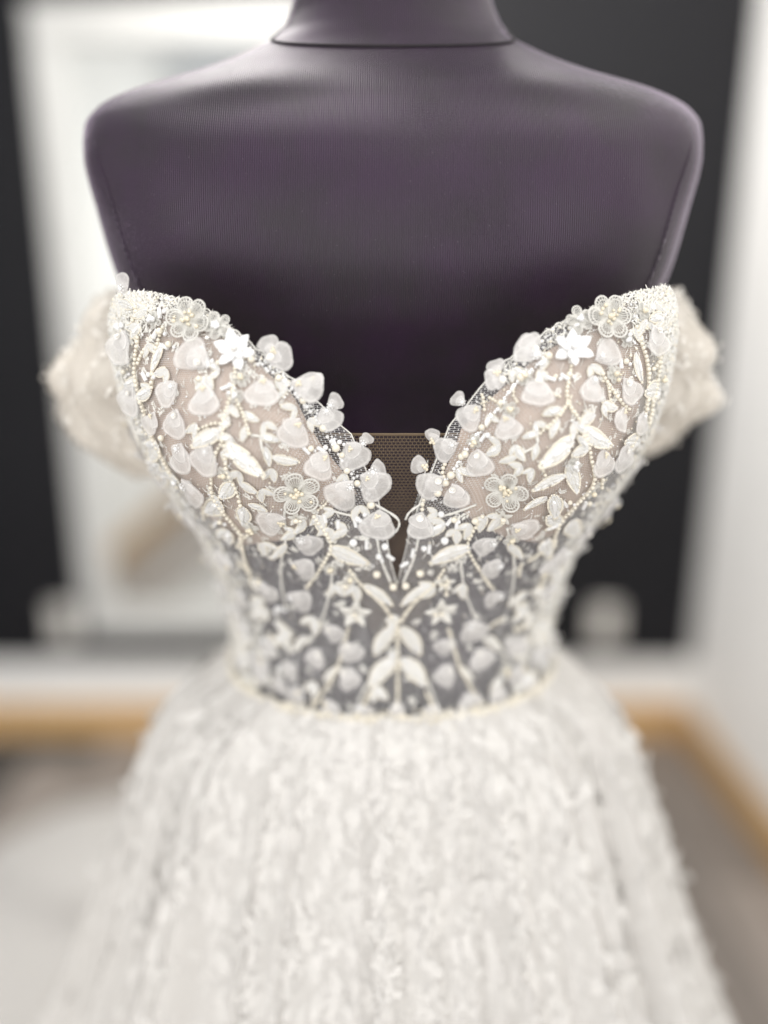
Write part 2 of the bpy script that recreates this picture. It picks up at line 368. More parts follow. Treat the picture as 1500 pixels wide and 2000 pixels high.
def az(p):
    """angle of a surface point around the bodice at its height"""
    ts = np.linspace(-1.75, 1.75, 701); x, y, _ = bodice(ts, np.full(701, p.z)); i = int(np.argmin((x - p.x) ** 2 + (y - p.y) ** 2)); return ts[i]
def cast(px, py):
    h = BVH.ray_cast(CAM, ray(px, py))
    if h[0] is None:
        best = BVH.find_nearest(CAM + ray(px, py) * .47); return best[0], best[1] if best[1].y < 0 else -best[1]
    n = h[1]
    if n.dot(ray(px, py)) > 0: n = -n
    return h[0], n
def on_plane(px, py, p, n):
    d = ray(px, py); k = d.dot(n)
    if abs(k) < .25: k = -.25
    return CAM + d * ((p - CAM).dot(n) / k)
# neckline, from the photograph's edge line, as height over angle
def edge_curve(pts):
    r = []
    for q in pts:
        p, n = cast(*q); r.append((az(p), p.z))
    r.sort(); return np.array([q[0] for q in r]), np.array([q[1] for q in r])
NECK = [(238, 572), (300, 572), (360, 585), (415, 610), (470, 652), (520, 694), (580, 748), (640, 800), (690, 852), (715, 905), (732, 965), (752, 1035), (764, 1095), (774, 1150),
        (786, 1095), (806, 1030), (822, 965), (838, 895), (868, 838), (920, 775), (975, 715), (1030, 668), (1090, 632), (1160, 598), (1230, 572), (1296, 560)]
na_, nz_ = edge_curve(NECK)
print('neck', [(round(float(a), 2), round(float(z), 3)) for a, z in zip(na_, nz_)])
def ztop(a):
    a = np.asarray(a, float); e = np.interp(a, na_, nz_)
    l, r = na_[0], na_[-1]
    e = np.where(a < l, nz_[0] - .10 * (1 - np.exp(-((l - a) / .5) ** 2)), e)
    return np.where(a > r, nz_[-1] - .10 * (1 - np.exp(-((a - r) / .5) ** 2)), e)
dress = empty('wedding_dress'); tag(dress, 'ivory off-shoulder wedding gown with beaded floral bodice and full lace skirt', 'dress')
ZW = 1.028; CELL = .0014
au = np.sort(np.concatenate([np.linspace(-math.pi, math.pi, 240), np.linspace(-.18, .18, 90)]))
tt = np.linspace(0, 1, 70)
def sheet(aa, lo, hi, nv, off, wob=0):
    v = []; uv = []
    for j, t in enumerate(np.linspace(0, 1, nv)):
        z = lo + (hi - lo) * t
        x, y, z = bodice(aa, z, off); v.append(np.stack([x, y, z], 1)); uv.append(np.stack([aa * .125 / CELL, z / CELL], 1))
    return np.concatenate(v), grid_faces(len(aa), nv), np.concatenate(uv)
topz = ztop(au) + .0006 * np.sin(au * 210) * (np.abs(au) < 1.3)
v, f, uv = sheet(au, np.full(len(au), ZW), topz, 70, 0)
obj('bodice', mesh('bodice', v, f, True, uv), M['tulle'], dress)
# nude cup linings just under the net
def lining(lower, upper):
    la, lz = edge_curve(lower); ua, uz = edge_curve(upper)
    a0, a1 = max(la[0], ua[0]), min(la[-1], ua[-1]); aa = np.linspace(a0, a1, 70)
    lo = np.interp(aa, la, lz); hi = np.maximum(np.interp(aa, ua, uz), lo + .0005)
    v, f, uv = sheet(aa, lo, hi, 30, -.0022); obj('cup_lining', mesh('cup_lining', v, f, True, uv), M['nude'], dress)
lining([(232, 700), (262, 860), (320, 960), (385, 1020), (470, 1066), (552, 1056), (620, 1018), (694, 966)], [(236, 580), (300, 584), (400, 640), (490, 699), (572, 770), (652, 846), (688, 915), (700, 958)])
lining([(1290, 700), (1262, 860), (1205, 950), (1150, 1015), (1070, 1062), (990, 1052), (925, 1018), (852, 962)], [(1292, 575), (1240, 584), (1142, 640), (1050, 699), (972, 770), (892, 846), (860, 915), (846, 956)])
# brown net modesty panel between the cups
px_ = np.linspace(-.085, .085, 40); pz_ = np.linspace(1.085, 1.2135, 40); v = []; uv = []
for z in pz_:
    for u_ in px_:
        x = u_ / .085 * (.014 + max(0, z - 1.09) * .5)
        x0, y0, _ = bodice(np.array([0.0]), np.array([z])); v.append((x, y0[0] + .0035 + .35 * x * x + (.004 * (z - 1.16) if z > 1.16 else 0), z)); uv.append((x / .0023, z / .0023))
obj('center_panel', mesh('center_panel', v, grid_faces(40, 40), True, uv), M['brown_net'], dress)
hem = [Vector((x / .085 * .0757, bodice(np.array([0.0]), np.array([1.2135]))[1][0] + .0035 + .35 * (x / .085 * .0757) ** 2, 1.2135)) for x in px_]
obj('panel_hem', Geo().add(*tube_geo(hem, .0007, 5)).mesh('panel_hem'), M['brown_net'], dress)

# ------------------------------------------------------------------ applique kit
def frame(p, n, d):
    y = (d - n * d.dot(n)).normalized(); x = y.cross(n).normalized()
    return Matrix(((x.x, y.x, n.x, p.x), (x.y, y.y, n.y, p.y), (x.z, y.z, n.z, p.z), (0, 0, 0, 1)))
def petal_mesh(k):
    """two puffed teardrop layers of crimped organza pinched at the bead, length 1 along +Y"""
    r = random.Random(k); V = []; F = []; U = []
    for lay in range(2):
        nr, nf = 10, 30; base = len(V); sc = 1.0 if lay == 0 else r.uniform(.60, .76); rot = r.uniform(-.15, .15) + (r.uniform(-.35, .35) if lay else 0)
        m = r.uniform(.9, 1.4); wid = r.uniform(.62, .76); dome = r.uniform(.12, .20); ph = [r.uniform(0, 6) for _ in range(4)]; notch = r.uniform(0, .10); nphi = math.pi + r.uniform(-.9, .9)
        sag = r.uniform(-.1, .1)
        for i in range(nr + 1):
            rho = i / nr
            for j in range(nf):
                f_ = 2 * math.pi * j / nf
                rr = rho * (1 + (.035 * math.sin(3 * f_ + ph[0]) + .02 * math.sin(7 * f_ + ph[1]) - notch * math.exp(-((f_ - nphi) / .35) ** 2)) * rho)
                x = wid * math.sin(f_) * abs(math.sin(f_ / 2)) ** m * rr
                y = .42 - .50 * math.cos(f_) * rr
                h = dome * (1 - rho ** 2.4) * (.55 + .45 * math.cos((y - .35) * 2.2)) + .035 * math.sin(4 * f_ + ph[2]) * rho ** 3 + .05 * max(0, -math.cos(f_)) * rho ** 5
                h += .025 * math.sin(9 * x + ph[3] + 5 * y) * (1 - rho) + sag * x + .10 * math.exp(-((y - .02) / .12) ** 2 - (x / .10) ** 2)
                h += .012 * math.sin(23 * f_ + ph[1]) * rho * rho
                x, y = x * sc, (y + .08) * sc - .08
                x, y = x * math.cos(rot) - y * math.sin(rot), x * math.sin(rot) + y * math.cos(rot)
                V.append((x, y, h * (1 if lay == 0 else .8) + .02 + .07 * lay)); U.append((j / nf, rho))
        F += [tuple(q + base for q in ff) for ff in grid_faces(nf, nr + 1, True)]
    return mesh('organza_petal', V, F, True, U)
PET = [petal_mesh(i) for i in range(14)]
for m_ in PET: m_.materials.append(M['organza'])
def bead_mesh(kind):
    g = Geo()
    if kind == 0:   # sequin cup with a crystal seed
        v, f = lathe_geo([(.0002, .0002), (.0011, .00025), (.0017, .0006), (.0018, .0008)], 16); g.add(v, f)
        v, f = ico(2); g.add([p * .0008 + Vector((0, 0, .0012)) for p in v], f)
    elif kind == 1:  # champagne cluster
        v, f = ico(2)
        for q in ((0, 0, .001, .0009), (.0011, .0006, .0008, .0008), (-.0005, .0012, .0008, .0008), (.0004, -.0011, .0008, .0007)): g.add([p * q[3] + Vector(q[:3]) for p in v], f)
    else:            # faceted crystal in a ring of seeds
        v, f = ico(1); g.add([Vector((p.x, p.y, p.z * .8)) * .0014 + Vector((0, 0, .0012)) for p in v], f)
        v, f = ico(1)
        for k in range(7):
            w = 2 * math.pi * k / 7; g.add([p * .00055 + Vector((.0019 * math.cos(w), .0019 * math.sin(w), .0005)) for p in v], f)
    return g.mesh('bead', kind != 2)
BEAD = [bead_mesh(i) for i in range(3)]
for m_, k in zip(BEAD, ('sequin', 'gold', 'crystal')): m_.materials.append(M[k])
def petal(b, t, size=None, lift=None, bead=True, off=.0012):
    """organza petal sewn at pixel b, its rim towards pixel t"""
    p, n = cast(*b); q = on_plane(*t, p, n); d = q - p
    Ln = d.length * 1.08 if size is None else size * p_scale(p)
    Ln = min(max(Ln, .009), .031)
    if lift is None: lift = random.uniform(.02, .22)
    M0 = frame(p + n * off, n, d) @ Matrix.Rotation(lift, 4, 'X') @ Matrix.Diagonal((Ln * random.uniform(.92, 1.12), Ln, Ln * random.uniform(.5, .8), 1))
    o = obj('organza_petal', random.choice(PET), None, dress, M0)
    if bead:
        s = random.uniform(.85, 1.2)
        bo = obj('bead', random.choice(BEAD), None, o)
        bo.matrix_local = Matrix.Translation((random.uniform(-.05, .05), .16, .27)) @ Matrix.Diagonal((s / Ln, s / Ln, s / Ln, 1)) @ Matrix.Rotation(random.uniform(0, 6), 4, 'Z')
    return o
def p_scale(p): return (p - CAM).length / FPX
def polyline(pts, step):
    """resample pixel points (Catmull-Rom) -> evenly spaced pixel points"""
    P = [np.array(q, float) for q in pts]; P = [2 * P[0] - P[1]] + P + [2 * P[-1] - P[-2]]; out = []
    for i in range(1, len(P) - 2):
        for k in range(24):
            t = k / 24; a, b, c, d = P[i - 1:i + 3]
            out.append(.5 * (2 * b + (c - a) * t + (2 * a - 5 * b + 4 * c - d) * t * t + (3 * b - a - 3 * c + d) * t ** 3))
    out.append(P[-2]); res = [out[0]]; acc = 0
    for a, b in zip(out, out[1:]):
        seg = np.linalg.norm(b - a); 
        while acc + seg >= step:
            r = (step - acc) / seg; a = a + (b - a) * r; res.append(a); seg = np.linalg.norm(b - a); acc = 0
        acc += seg
    return res
def strand(pts, dia=8.5, mat='pearl', jit=.6, cord=True, sub=2, name='pearl_strand', gap=1.0):
    g = Geo(); c = []
    for q in polyline(pts, dia * gap):
        p, n = cast(q[0] + random.uniform(-jit, jit), q[1] + random.uniform(-jit, jit)); r = dia * .5 * p_scale(p) * random.uniform(.82, 1.1)
        v, f = ico(sub); g.add([w * r + p + n * (r * .9 + .0004) for w in v], f); c.append(p + n * .0005)
    if cord and len(c) > 2: g.add(*tube_geo(c, .00045, 5))
    return obj(name, g.mesh(name, sub > 1), M[mat], dress)
def cord(pts, w=4, mat='lace', name='lace_cord'):
    c = []; 
    for q in polyline(pts, 6):
        p, n = cast(*q); c.append(p + n * .0006)
    r = [w * .5 * p_scale(c[0]) * random.uniform(.8, 1.2) for _ in c]
    return obj(name, Geo().add(*tube_geo(c, r, 6)).mesh(name), M[mat], dress)
def leaf_mesh(k, beaded):
    r = random.Random(100 + k); V = []; ns, ntt = 15, 9
    for i in range(ns):
        s = i / (ns - 1); w = .235 * (math.sin(math.pi * s ** .8) ** .85 + .02)
        for j in range(ntt):
            t = -1 + 2 * j / (ntt - 1)
            rid = .028 * math.sin((s * 1.0 + abs(t) * .18) * 2 * math.pi * 6)
            h = .10 * (1 - t * t) * math.sin(math.pi * min(1, s + .04)) ** .6 + rid * (1 - t ** 4) - .03 * math.exp(-(t / .18) ** 2)
            V.append((t * w * (1 + .05 * math.sin(9 * s + r.uniform(-.5, .5))) + .05 * math.sin(math.pi * s) * (1 if k % 2 else -1), s, h + .02))
    return mesh('leaf', V, grid_faces(ntt, ns))
LEAF = [leaf_mesh(i, True) for i in range(4)]
for m_ in LEAF: m_.materials.append(M['lace'])
def leaf_beads(k):
    r = random.Random(200 + k); g = Geo(); v, f = ico(2); curve = .05 * (1 if k % 2 else -1)
    for sd in (-1, 1):
        s = .02
        while s < 1.0:
            w = .245 * (math.sin(math.pi * s ** .8) ** .85); rr = r.uniform(.032, .046)
            g.add([q * rr + Vector((sd * w + curve * math.sin(math.pi * s), s, .05)) for q in v], f); s += .058 if r.random() < .9 else .12
    return g.mesh('bead_outline')
def leaf_fill(k):
    """short bugles and seeds laid herringbone over the leaf"""
    r = random.Random(300 + k); g = Geo(); curve = .05 * (1 if k % 2 else -1); s_ = .07
    while s_ < .93:
        for sd in (-1, 1):
            w = .215 * (math.sin(math.pi * s_ ** .8) ** .85)
            for q in (.32, .74):
                if r.random() < .15: continue
                c = Vector((sd * w * q + curve * math.sin(math.pi * s_), s_ - .06 * q + r.uniform(-.01, .01), .105 * (1 - q * q * .6)))
                d = Vector((sd * .55 + r.uniform(-.2, .2), 1, 0)).normalized() * r.uniform(.032, .058)
                g.add(*tube_geo([c - d, c + d], r.uniform(.020, .030), 5))
        s_ += r.uniform(.075, .10)
    return g.mesh('bead_fill', False)
LEAFF = [leaf_fill(i) for i in range(4)]
for m_ in LEAFF: m_.materials.append(M['crystal'])
LEAFB = [leaf_beads(i) for i in range(4)]
for m_ in LEAFB: m_.materials.append(M['pearl'])
def stone_mesh():
    g = Geo(); V = [(x * .085, y * .21, 0) for x, y in ((-1, -.6), (-.4, -1), (.4, -1), (1, -.6), (1, .6), (.4, 1), (-.4, 1), (-1, .6))]
    V2 = [(x * .75, y * .82, .10) for x, y, _ in V]
    f = [(i, (i + 1) % 8, 8 + (i + 1) % 8, 8 + i) for i in range(8)] + [tuple(range(8, 16))]
    return g.add(V + V2, f).mesh('stone', False)
STONE = stone_mesh(); STONE.materials.append(M['crystal'])
def leaf(b, t, wide=1.0, beads=True, stone=False):
    p, n = cast(*b); d = on_plane(*t, p, n) - p; Ln = min(d.length, .026); k = random.randrange(4)
    o = obj('leaf', LEAF[k], None, dress, frame(p + n * .0006, n, d) @ Matrix.Diagonal((Ln * wide, Ln, min(Ln, .012), 1)))
    if beads: obj('bead_outline', LEAFB[k], None, o); obj('bead_fill', LEAFF[k], None, o)
    if stone: obj('stone', STONE, None, o, Matrix.Translation((0, .42, .10)))
    return o
def petal_flat(n_side, L_, W_, tip, h, name, loops=0):
    V = []; ns, ntt = 9, 7
    for i in range(ns):
        s = i / (ns - 1); w = W_ * (math.sin(math.pi * (s * .93 + .07) ** tip) ** .75)
        for j in range(ntt):
            t = -1 + 2 * j / (ntt - 1); V.append((t * w, .1 + s * L_, h * math.sin(math.pi * s * .7) * (1 - .5 * t * t) + .10 * t * t * h + loops * (.03 * math.sin(t * 14) * s + .12 * (abs(t) ** 4 + s ** 8))))
    return mesh(name, V, grid_faces(ntt, ns))
SATIN_P = petal_flat(6, .9, .25, 1.1, .20, 'petal'); SATIN_P.materials.append(M['satin'])
def lace_petal():
    g = Geo(); n = 18; P = []
    for i in range(n + 1):
        w = 2 * math.pi * i / n; P.append(Vector((.40 * math.sin(w) * abs(math.sin(w / 2)) ** .8, .50 - .44 * math.cos(w), .07 + .05 * math.sin(w / 2) ** 2)))
    g.add(*tube_geo(P, .045, 5))
    g.add(*tube_geo([Vector((p.x * .72, .10 + (p.y - .06) * .78, p.z + .02)) for p in P], .03, 5))
    for i in range(3, n - 2): g.add(*tube_geo([Vector((0, .10, .05)), Vector((P[i].x * .55, .1 + (P[i].y - .1) * .55, .13)), P[i]], [.028, .022, .03], 4))
    return g.mesh('petal')
LACE_P = lace_petal(); LACE_P.materials.append(M['lace'])
STAR_P = petal_flat(5, .9, .26, .7, .18, 'petal'); STAR_P.materials.append(M['lace'])
def flower(c, rad, n, pm, bead_kind, name, squash=1.0, rot0=None, tiers=1, cluster=0):
    p, nn = cast(*c); r = rad * p_scale(p); up = on_plane(c[0], c[1] - 10, p, nn) - p
    root = empty(name); root.parent = dress
    root.matrix_local = frame(p + nn * .001, nn, up)
    a0 = random.uniform(0, 1) if rot0 is None else rot0
    for tr in range(tiers):
        for k in range(n):
            w = a0 + (k + .5 * tr) * 2 * math.pi / n + random.uniform(-.08, .08); s = r * (1 - .32 * tr) * random.uniform(.92, 1.08)
            obj('petal', pm, None, root, Matrix.Translation((0, 0, .0011 * tr)) @ Matrix.Rotation(w, 4, 'Z') @ Matrix.Rotation(random.uniform(.02, .16) + .12 * tr, 4, 'X') @ Matrix.Diagonal((s, s, s, 1)))
    g = Geo(); v, f = ico(2)
    for k in range(max(1, cluster)):
        q = Vector((random.gauss(0, .22) * r, random.gauss(0, .22) * r, .0022 + .0008 * tiers)) if k else Vector((0, 0, .002 + .0008 * tiers))
        b = (.0016 if k == 0 else random.uniform(.0007, .0014)); g.add([w * b + q for w in v], f)
    obj('flower_heart', g.mesh('flower_heart'), M[bead_kind], root)
    return root

# ------------------------------------------------------------------ appliques of the left cup, right cup, waist
PETALS = [  # (sewn at, rim at)
 ((404, 718), (352, 684)), ((350, 752), (318, 790)), ((404, 752), (396, 818)), ((308, 806), (296, 846)), ((352, 802), (346, 858)),
 ((512, 742), (514, 800)), ((582, 820), (566, 876)), ((634, 884), (606, 936)), ((686, 938), (650, 990)), ((628, 800), (662, 836)), ((676, 866), (706, 912)),
 ((706, 928), (756, 960)), ((740, 996), (736, 1052)), ((572, 748), (632, 770)), ((520, 706), (572, 690)), ((362, 866), (354, 920)), ((366, 934), (408, 984)),
 ((556, 1008), (508, 1030)), ((580, 1046), (630, 1068)), ((572, 1096), (622, 1112)), ((640, 796), (662, 772)), ((704, 868), (722, 846)), ((722, 922), (752, 908)),
 ((246, 572), (248, 532)), ((250, 650), (236, 712)), ((416, 872), (394, 926)), ((268, 760), (256, 806)), ((566, 1156), (616, 1176)), ((536, 694), (514, 660)), ((602, 742), (632, 748)),
 ((1054, 700), (1004, 672)), ((988, 742), (944, 750)), ((1054, 742), (1040, 800)), ((1160, 704), (1204, 680)), ((1152, 740), (1148, 794)), ((1212, 742), (1236, 790)),
 ((938, 796), (904, 838)), ((986, 812), (996, 862)), ((894, 866), (852, 890)), ((936, 878), (942, 932)), ((864, 930), (820, 962)), ((886, 944), (902, 990)), ((824, 1000), (812, 1050)),
 ((1210, 798), (1200, 846)), ((1250, 804), (1244, 850)), ((1216, 866), (1212, 916)), ((1002, 1020), (1050, 1032)), ((966, 1048), (924, 1072)), ((974, 1090), (944, 1120)),
 ((1172, 876), (1176, 926)), ((1046, 690), (1022, 658)), ((974, 736), (962, 704)), ((908, 790), (896, 778)), ((846, 864), (846, 842)), ((836, 910), (802, 905)), ((1268, 640), (1282, 700)), ((980, 1156), (940, 1176)),
 ((640, 1215), (664, 1250)), ((676, 1250), (704, 1284)), ((668, 1302), (700, 1340)), ((628, 1268), (612, 1300)), ((636, 1362), (658, 1398)), ((700, 1372), (724, 1404)), ((774, 1366), (776, 1402)),
 ((852, 1372), (834, 1404)), ((908, 1350), (922, 1388)), ((884, 1244), (852, 1274)), ((880, 1298), (856, 1336)), ((930, 1264), (944, 1302)), ((912, 1210), (934, 1246)), ((590, 1340), (570, 1372)), ((960, 1340), (978, 1372)),
]
for b, t in PETALS: petal(b, t)
# organza along the sides of the bodice, where the cloth turns away
def put(fn, a, z, ang, px_len):
    p = bpt(a, z); n = (bpt(a, z + .001) - p).cross(bpt(a + .002, z) - p).normalized()
    if n.dot(Vector((p.x, p.y, 0))) < 0: n = -n
    u = (bpt(a + .002, z) - p).normalized(); w = (bpt(a, z + .001) - p).normalized(); d = u * math.cos(ang) + w * math.sin(ang)
    return p, n, d
def put_petal(a, z, ang, Ln):
    p, n, d = put(None, a, z, ang, 0)
    o = obj('organza_petal', random.choice(PET), None, dress, frame(p + n * .001, n, d) @ Matrix.Rotation(random.uniform(.02, .25), 4, 'X') @ Matrix.Diagonal((Ln, Ln, Ln * .9, 1)))
    bo = obj('bead', random.choice(BEAD), None, o); bo.matrix_local = Matrix.Translation((0, .10, .30)) @ Matrix.Diagonal((1 / Ln, 1 / Ln, 1 / Ln, 1))
def put_leaf(a, z, ang, Ln):
    p, n, d = put(None, a, z, ang, 0); k = random.randrange(4)
    o = obj('leaf', LEAF[k], None, dress, frame(p + n * .0006, n, d) @ Matrix.Diagonal((Ln, Ln, min(Ln, .012), 1))); obj('bead_outline', LEAFB[k], None, o); obj('bead_fill', LEAFF[k], None, o)
for s in (-1, 1):
    used = []
    for _ in range(1200):
        a = s * random.uniform(.62, 1.75); z = random.uniform(1.035, 1.215)
        if z > 1.06 + 0.13 * abs(a) - .02 and abs(a) < 1.1: continue
        if any((a - b) ** 2 * .0156 + (z - c) ** 2 < .0145 ** 2 for b, c in used): continue
        used.append((a, z)); ang = random.uniform(-2.2, -.9)
        (put_petal if random.random() < .48 else put_leaf)(a, z, ang if random.random() < .6 else random.uniform(0, 6.28), random.uniform(.013, .019))
LEAVES = [  # base, tip, width, stone
 ((448, 868), (520, 932), .75, 1), ((436, 842), (374, 874), .8, 1), ((454, 940), (430, 972), 1.1, 0), ((470, 940), (506, 962), .9, 0), ((478, 806), (508, 824), 1.0, 1), ((484, 832), (472, 864), 1.0, 0),
 ((505, 852), (548, 862), .8, 1), ((516, 872), (526, 912), .8, 1), ((532, 892), (586, 902), .7, 0), ((474, 986), (476, 1024), 1.0, 1), ((486, 982), (524, 996), .8, 0), ((320, 672), (298, 730), .6, 1),
 ((1118, 852), (1048, 916), .75, 1), ((1134, 836), (1194, 872), .8, 1), ((1102, 926), (1036, 958), .7, 0), ((1106, 906), (1126, 964), .75, 0), ((1096, 800), (1056, 812), .9, 1), ((1090, 820), (1074, 858), .9, 1),
 ((1052, 846), (1018, 856), .9, 1), ((1048, 866), (1040, 900), .9, 1), ((1010, 890), (974, 902), .8, 0), ((1066, 968), (1020, 994), .7, 0), ((1078, 964), (1084, 1012), .8, 1), ((1238, 690), (1252, 750), .6, 1),
 ((644, 1066), (728, 1102), .8, 0), ((916, 1066), (832, 1102), .8, 0), ((712, 1140), (768, 1182), .6, 0), ((838, 1140), (782, 1182), .6, 0),
 ((768, 1222), (730, 1282), .75, 0), ((784, 1222), (824, 1282), .75, 0), ((770, 1284), (718, 1346), .85, 0), ((784, 1284), (836, 1346), .85, 0), ((664, 1300), (632, 1330), .6, 0), ((894, 1300), (924, 1330), .6, 0),
 ((560, 1060), (530, 1090), .6, 0), ((990, 1060), (1020, 1090), .6, 0), ((600, 1240), (575, 1270), .6, 0), ((950, 1240), (980, 1270), .6, 0),
]
for b, t, w, st in LEAVES: leaf(b, t, w, True, bool(st))
flower((460, 686), 42, 6, SATIN_P, 'sequin', 'satin_flower', rot0=.2, tiers=2)
flower((1116, 682), 40, 6, SATIN_P, 'crystal', 'satin_flower', rot0=.1, tiers=2)
flower((578, 960), 50, 5, LACE_P, 'gold', 'lace_flower', cluster=12)
flower((988, 956), 46, 5, LACE_P, 'gold', 'lace_flower', cluster=12)
flower((372, 628), 46, 6, LACE_P, 'gold', 'lace_flower', cluster=14)
flower((428, 640), 30, 5, LACE_P, 'crystal', 'lace_flower', cluster=6)
flower((1186, 622), 46, 6, LACE_P, 'gold', 'lace_flower', cluster=14)
flower((1130, 628), 28, 5, LACE_P, 'crystal', 'lace_flower', cluster=6)
for c, r in (((695, 1194), 34), ((860, 1192), 34), ((676, 1138), 22), ((868, 1136), 22), ((578, 1010), 20), ((982, 1008), 20)):
    flower(c, r, 5, STAR_P, 'pearl', 'star_flower', rot0=0, cluster=3)
STRANDS = [
 [(460, 722), (456, 758), (440, 814), (436, 856)], [(456, 768), (476, 812), (488, 850)], [(440, 828), (416, 828), (386, 840)], [(436, 860), (420, 898), (416, 958), (440, 1000), (474, 1042)],
 [(440, 870), (444, 916), (460, 950), (472, 986)], [(1114, 716), (1106, 782), (1134, 828), (1150, 886), (1156, 942), (1124, 982), (1094, 1016)], [(1140, 850), (1160, 868), (1190, 876)], [(1174, 732), (1204, 778), (1226, 800)],
 [(1106, 790), (1086, 818), (1050, 850)], [(612, 1006), (636, 1040), (646, 1070), (616, 1124), (598, 1148)], [(942, 1006), (922, 1040), (914, 1070), (944, 1124), (962, 1148)],
 [(684, 1112), (706, 1140), (748, 1180), (772, 1214)], [(866, 1112), (846, 1140), (804, 1180), (780, 1214)], [(776, 1216), (777, 1290), (776, 1398)], [(602, 1392), (656, 1312), (682, 1222)], [(948, 1388), (900, 1308), (874, 1222)],
 [(320, 640), (304, 700), (300, 760)], [(1240, 640), (1262, 720), (1258, 800), (1230, 870)], [(272, 660), (268, 740), (300, 850), (350, 950)], [(1284, 640), (1284, 720), (1262, 830)],
 [(470, 1040), (480, 1090), (500, 1150)], [(1090, 1020), (1070, 1090), (1050, 1150)], [(700, 1398), (722, 1350)], [(852, 1398), (832, 1350)],
]
for s in STRANDS: strand(s)
EDGE = [[(494, 706), (548, 744), (608, 806), (650, 870), (700, 942), (724, 978)], [(1070, 700), (1014, 744), (966, 806), (916, 872), (868, 942), (842, 978)]]
for e in EDGE:
    strand(e, 9, 'crystal', 3, False, 1, 'crystal_strand', 1.05); strand([(x + 5, y - 6) for x, y in e], 6, 'crystal', 4, False, 1, 'crystal_strand', 1.3)
    strand(e, 15, 'pearl', 3, False, 2, 'pearl_strand', 4.2)
for s in ([(532, 856), (508, 852), (488, 850)], [(508, 856), (520, 888), (584, 898)], [(1050, 852), (1042, 874), (978, 900)]): cord(s, 6)
CORDS = [[(650, 1096), (646, 1146), (630, 1206), (600, 1260)], [(900, 1096), (906, 1146), (926, 1204), (950, 1260)], [(566, 1030), (552, 1080), (550, 1132), (560, 1190)], [(990, 1030), (1002, 1080), (1002, 1132), (992, 1190)],
 [(736, 1046), (744, 1090), (764, 1140)], [(818, 1046), (808, 1090), (786, 1140)], [(620, 985), (660, 1000), (700, 1012), (722, 1040)], [(930, 985), (890, 1000), (856, 1012), (836, 1040)],
 [(724, 980), (774, 1010), (778, 1030), (762, 1046)], [(830, 978), (800, 1000), (790, 1020)], [(572, 960), (556, 1000), (560, 1040)], [(520, 1200), (500, 1260), (520, 1330)], [(1030, 1200), (1050, 1260), (1030, 1330)],
 [(640, 1210), (600, 1250), (560, 1280)], [(920, 1210), (950, 1250), (990, 1280)], [(720, 1330), (700, 1370), (690, 1400)], [(836, 1330), (850, 1370), (866, 1400)]]
for c in CORDS: cord(c, 5)
# small drops and bugles hanging from the sprays under the cups
def bugle(c, ang, ln=18, w=8, mat='satin'):
    p, n = cast(*c); d = on_plane(c[0] + math.cos(ang) * 10, c[1] + math.sin(ang) * 10, p, n) - p; s = p_scale(p)
    v, f = tube_geo([(0, -ln * s / 2, 0), (0, ln * s / 2, 0)], w * s / 2, 6)
    obj('bugle_bead', Geo().add(v, f, frame(p + n * .0014, n, d)).mesh('bugle_bead', False), M[mat], dress)
for c, a in (((634, 1010), 1.3), ((660, 1022), 1.6), ((716, 1062), 1.6), ((762, 1086), .6), ((854, 1028), 2.8), ((892, 1022), 1.7), ((838, 1070), 1.7), ((790, 1100), 2.6), ((744, 1088), 1.2), ((806, 1078), 1.8)): bugle(c, a)
def drop(c, dia, mat='pearl'):
    p, n = cast(*c); r = dia * .5 * p_scale(p); v, f = ico(2)
    obj('drop_bead', Geo().add([w * r + p + n * r for w in v], f).mesh('drop_bead'), M[mat], dress)
for c, dia, mt in (((698, 1012), 13, 'crystal'), ((712, 1004), 10, 'crystal'), ((690, 1056), 17, 'crystal'), ((752, 1064), 16, 'crystal'), ((740, 1084), 14, 'crystal'), ((736, 1118), 16, 'pearl'), ((768, 1142), 16, 'pearl'),
                   ((862, 1002), 14, 'crystal'), ((868, 1052), 17, 'crystal'), ((828, 1068), 13, 'crystal'), ((820, 1116), 16, 'pearl'), ((792, 1140), 16, 'pearl'), ((928, 1014), 15, 'pearl'), ((654, 874), 17, 'pearl'), ((676, 918), 14, 'pearl'),
                   ((724, 984), 17, 'pearl'), ((910, 886), 16, 'pearl'), ((882, 926), 17, 'pearl'), ((856, 960), 17, 'pearl'), ((392, 742), 13, 'pearl'), ((428, 710), 11, 'pearl'), ((320, 854), 13, 'pearl')): drop(c, dia, mt)

# smaller pieces worked between the large motifs
def inside(p, poly):
    x, y = p; c = False
    for (x0, y0), (x1, y1) in zip(poly, poly[1:] + poly[:1]):
        if (y0 > y) != (y1 > y) and x < (x1 - x0) * (y - y0) / (y1 - y0) + x0: c = not c
    return c
OCC = [((b[0] * .45 + t[0] * .55), (b[1] * .45 + t[1] * .55), 30) for b, t in PETALS] + [((b[0] + t[0]) / 2, (b[1] + t[1]) / 2, 20) for b, t, _, _ in LEAVES] + [(460, 686, 40), (1116, 682, 40), (578, 960, 46), (988, 956, 44), (372, 628, 44), (1186, 622, 44), (695, 1194, 32), (860, 1192, 32)]
CUP = [(240, 590), (410, 622), (520, 716), (640, 815), (712, 905), (750, 1030), (690, 1042), (560, 1064), (470, 1062), (390, 1010), (300, 900), (245, 760)]
AREAS = [(CUP, 60), ([(1536 - x, y) for x, y in CUP], 60), ([(450, 1075), (700, 1085), (775, 1165), (850, 1085), (1090, 1075), (1060, 1335), (900, 1388), (640, 1388), (480, 1330)], 34)]
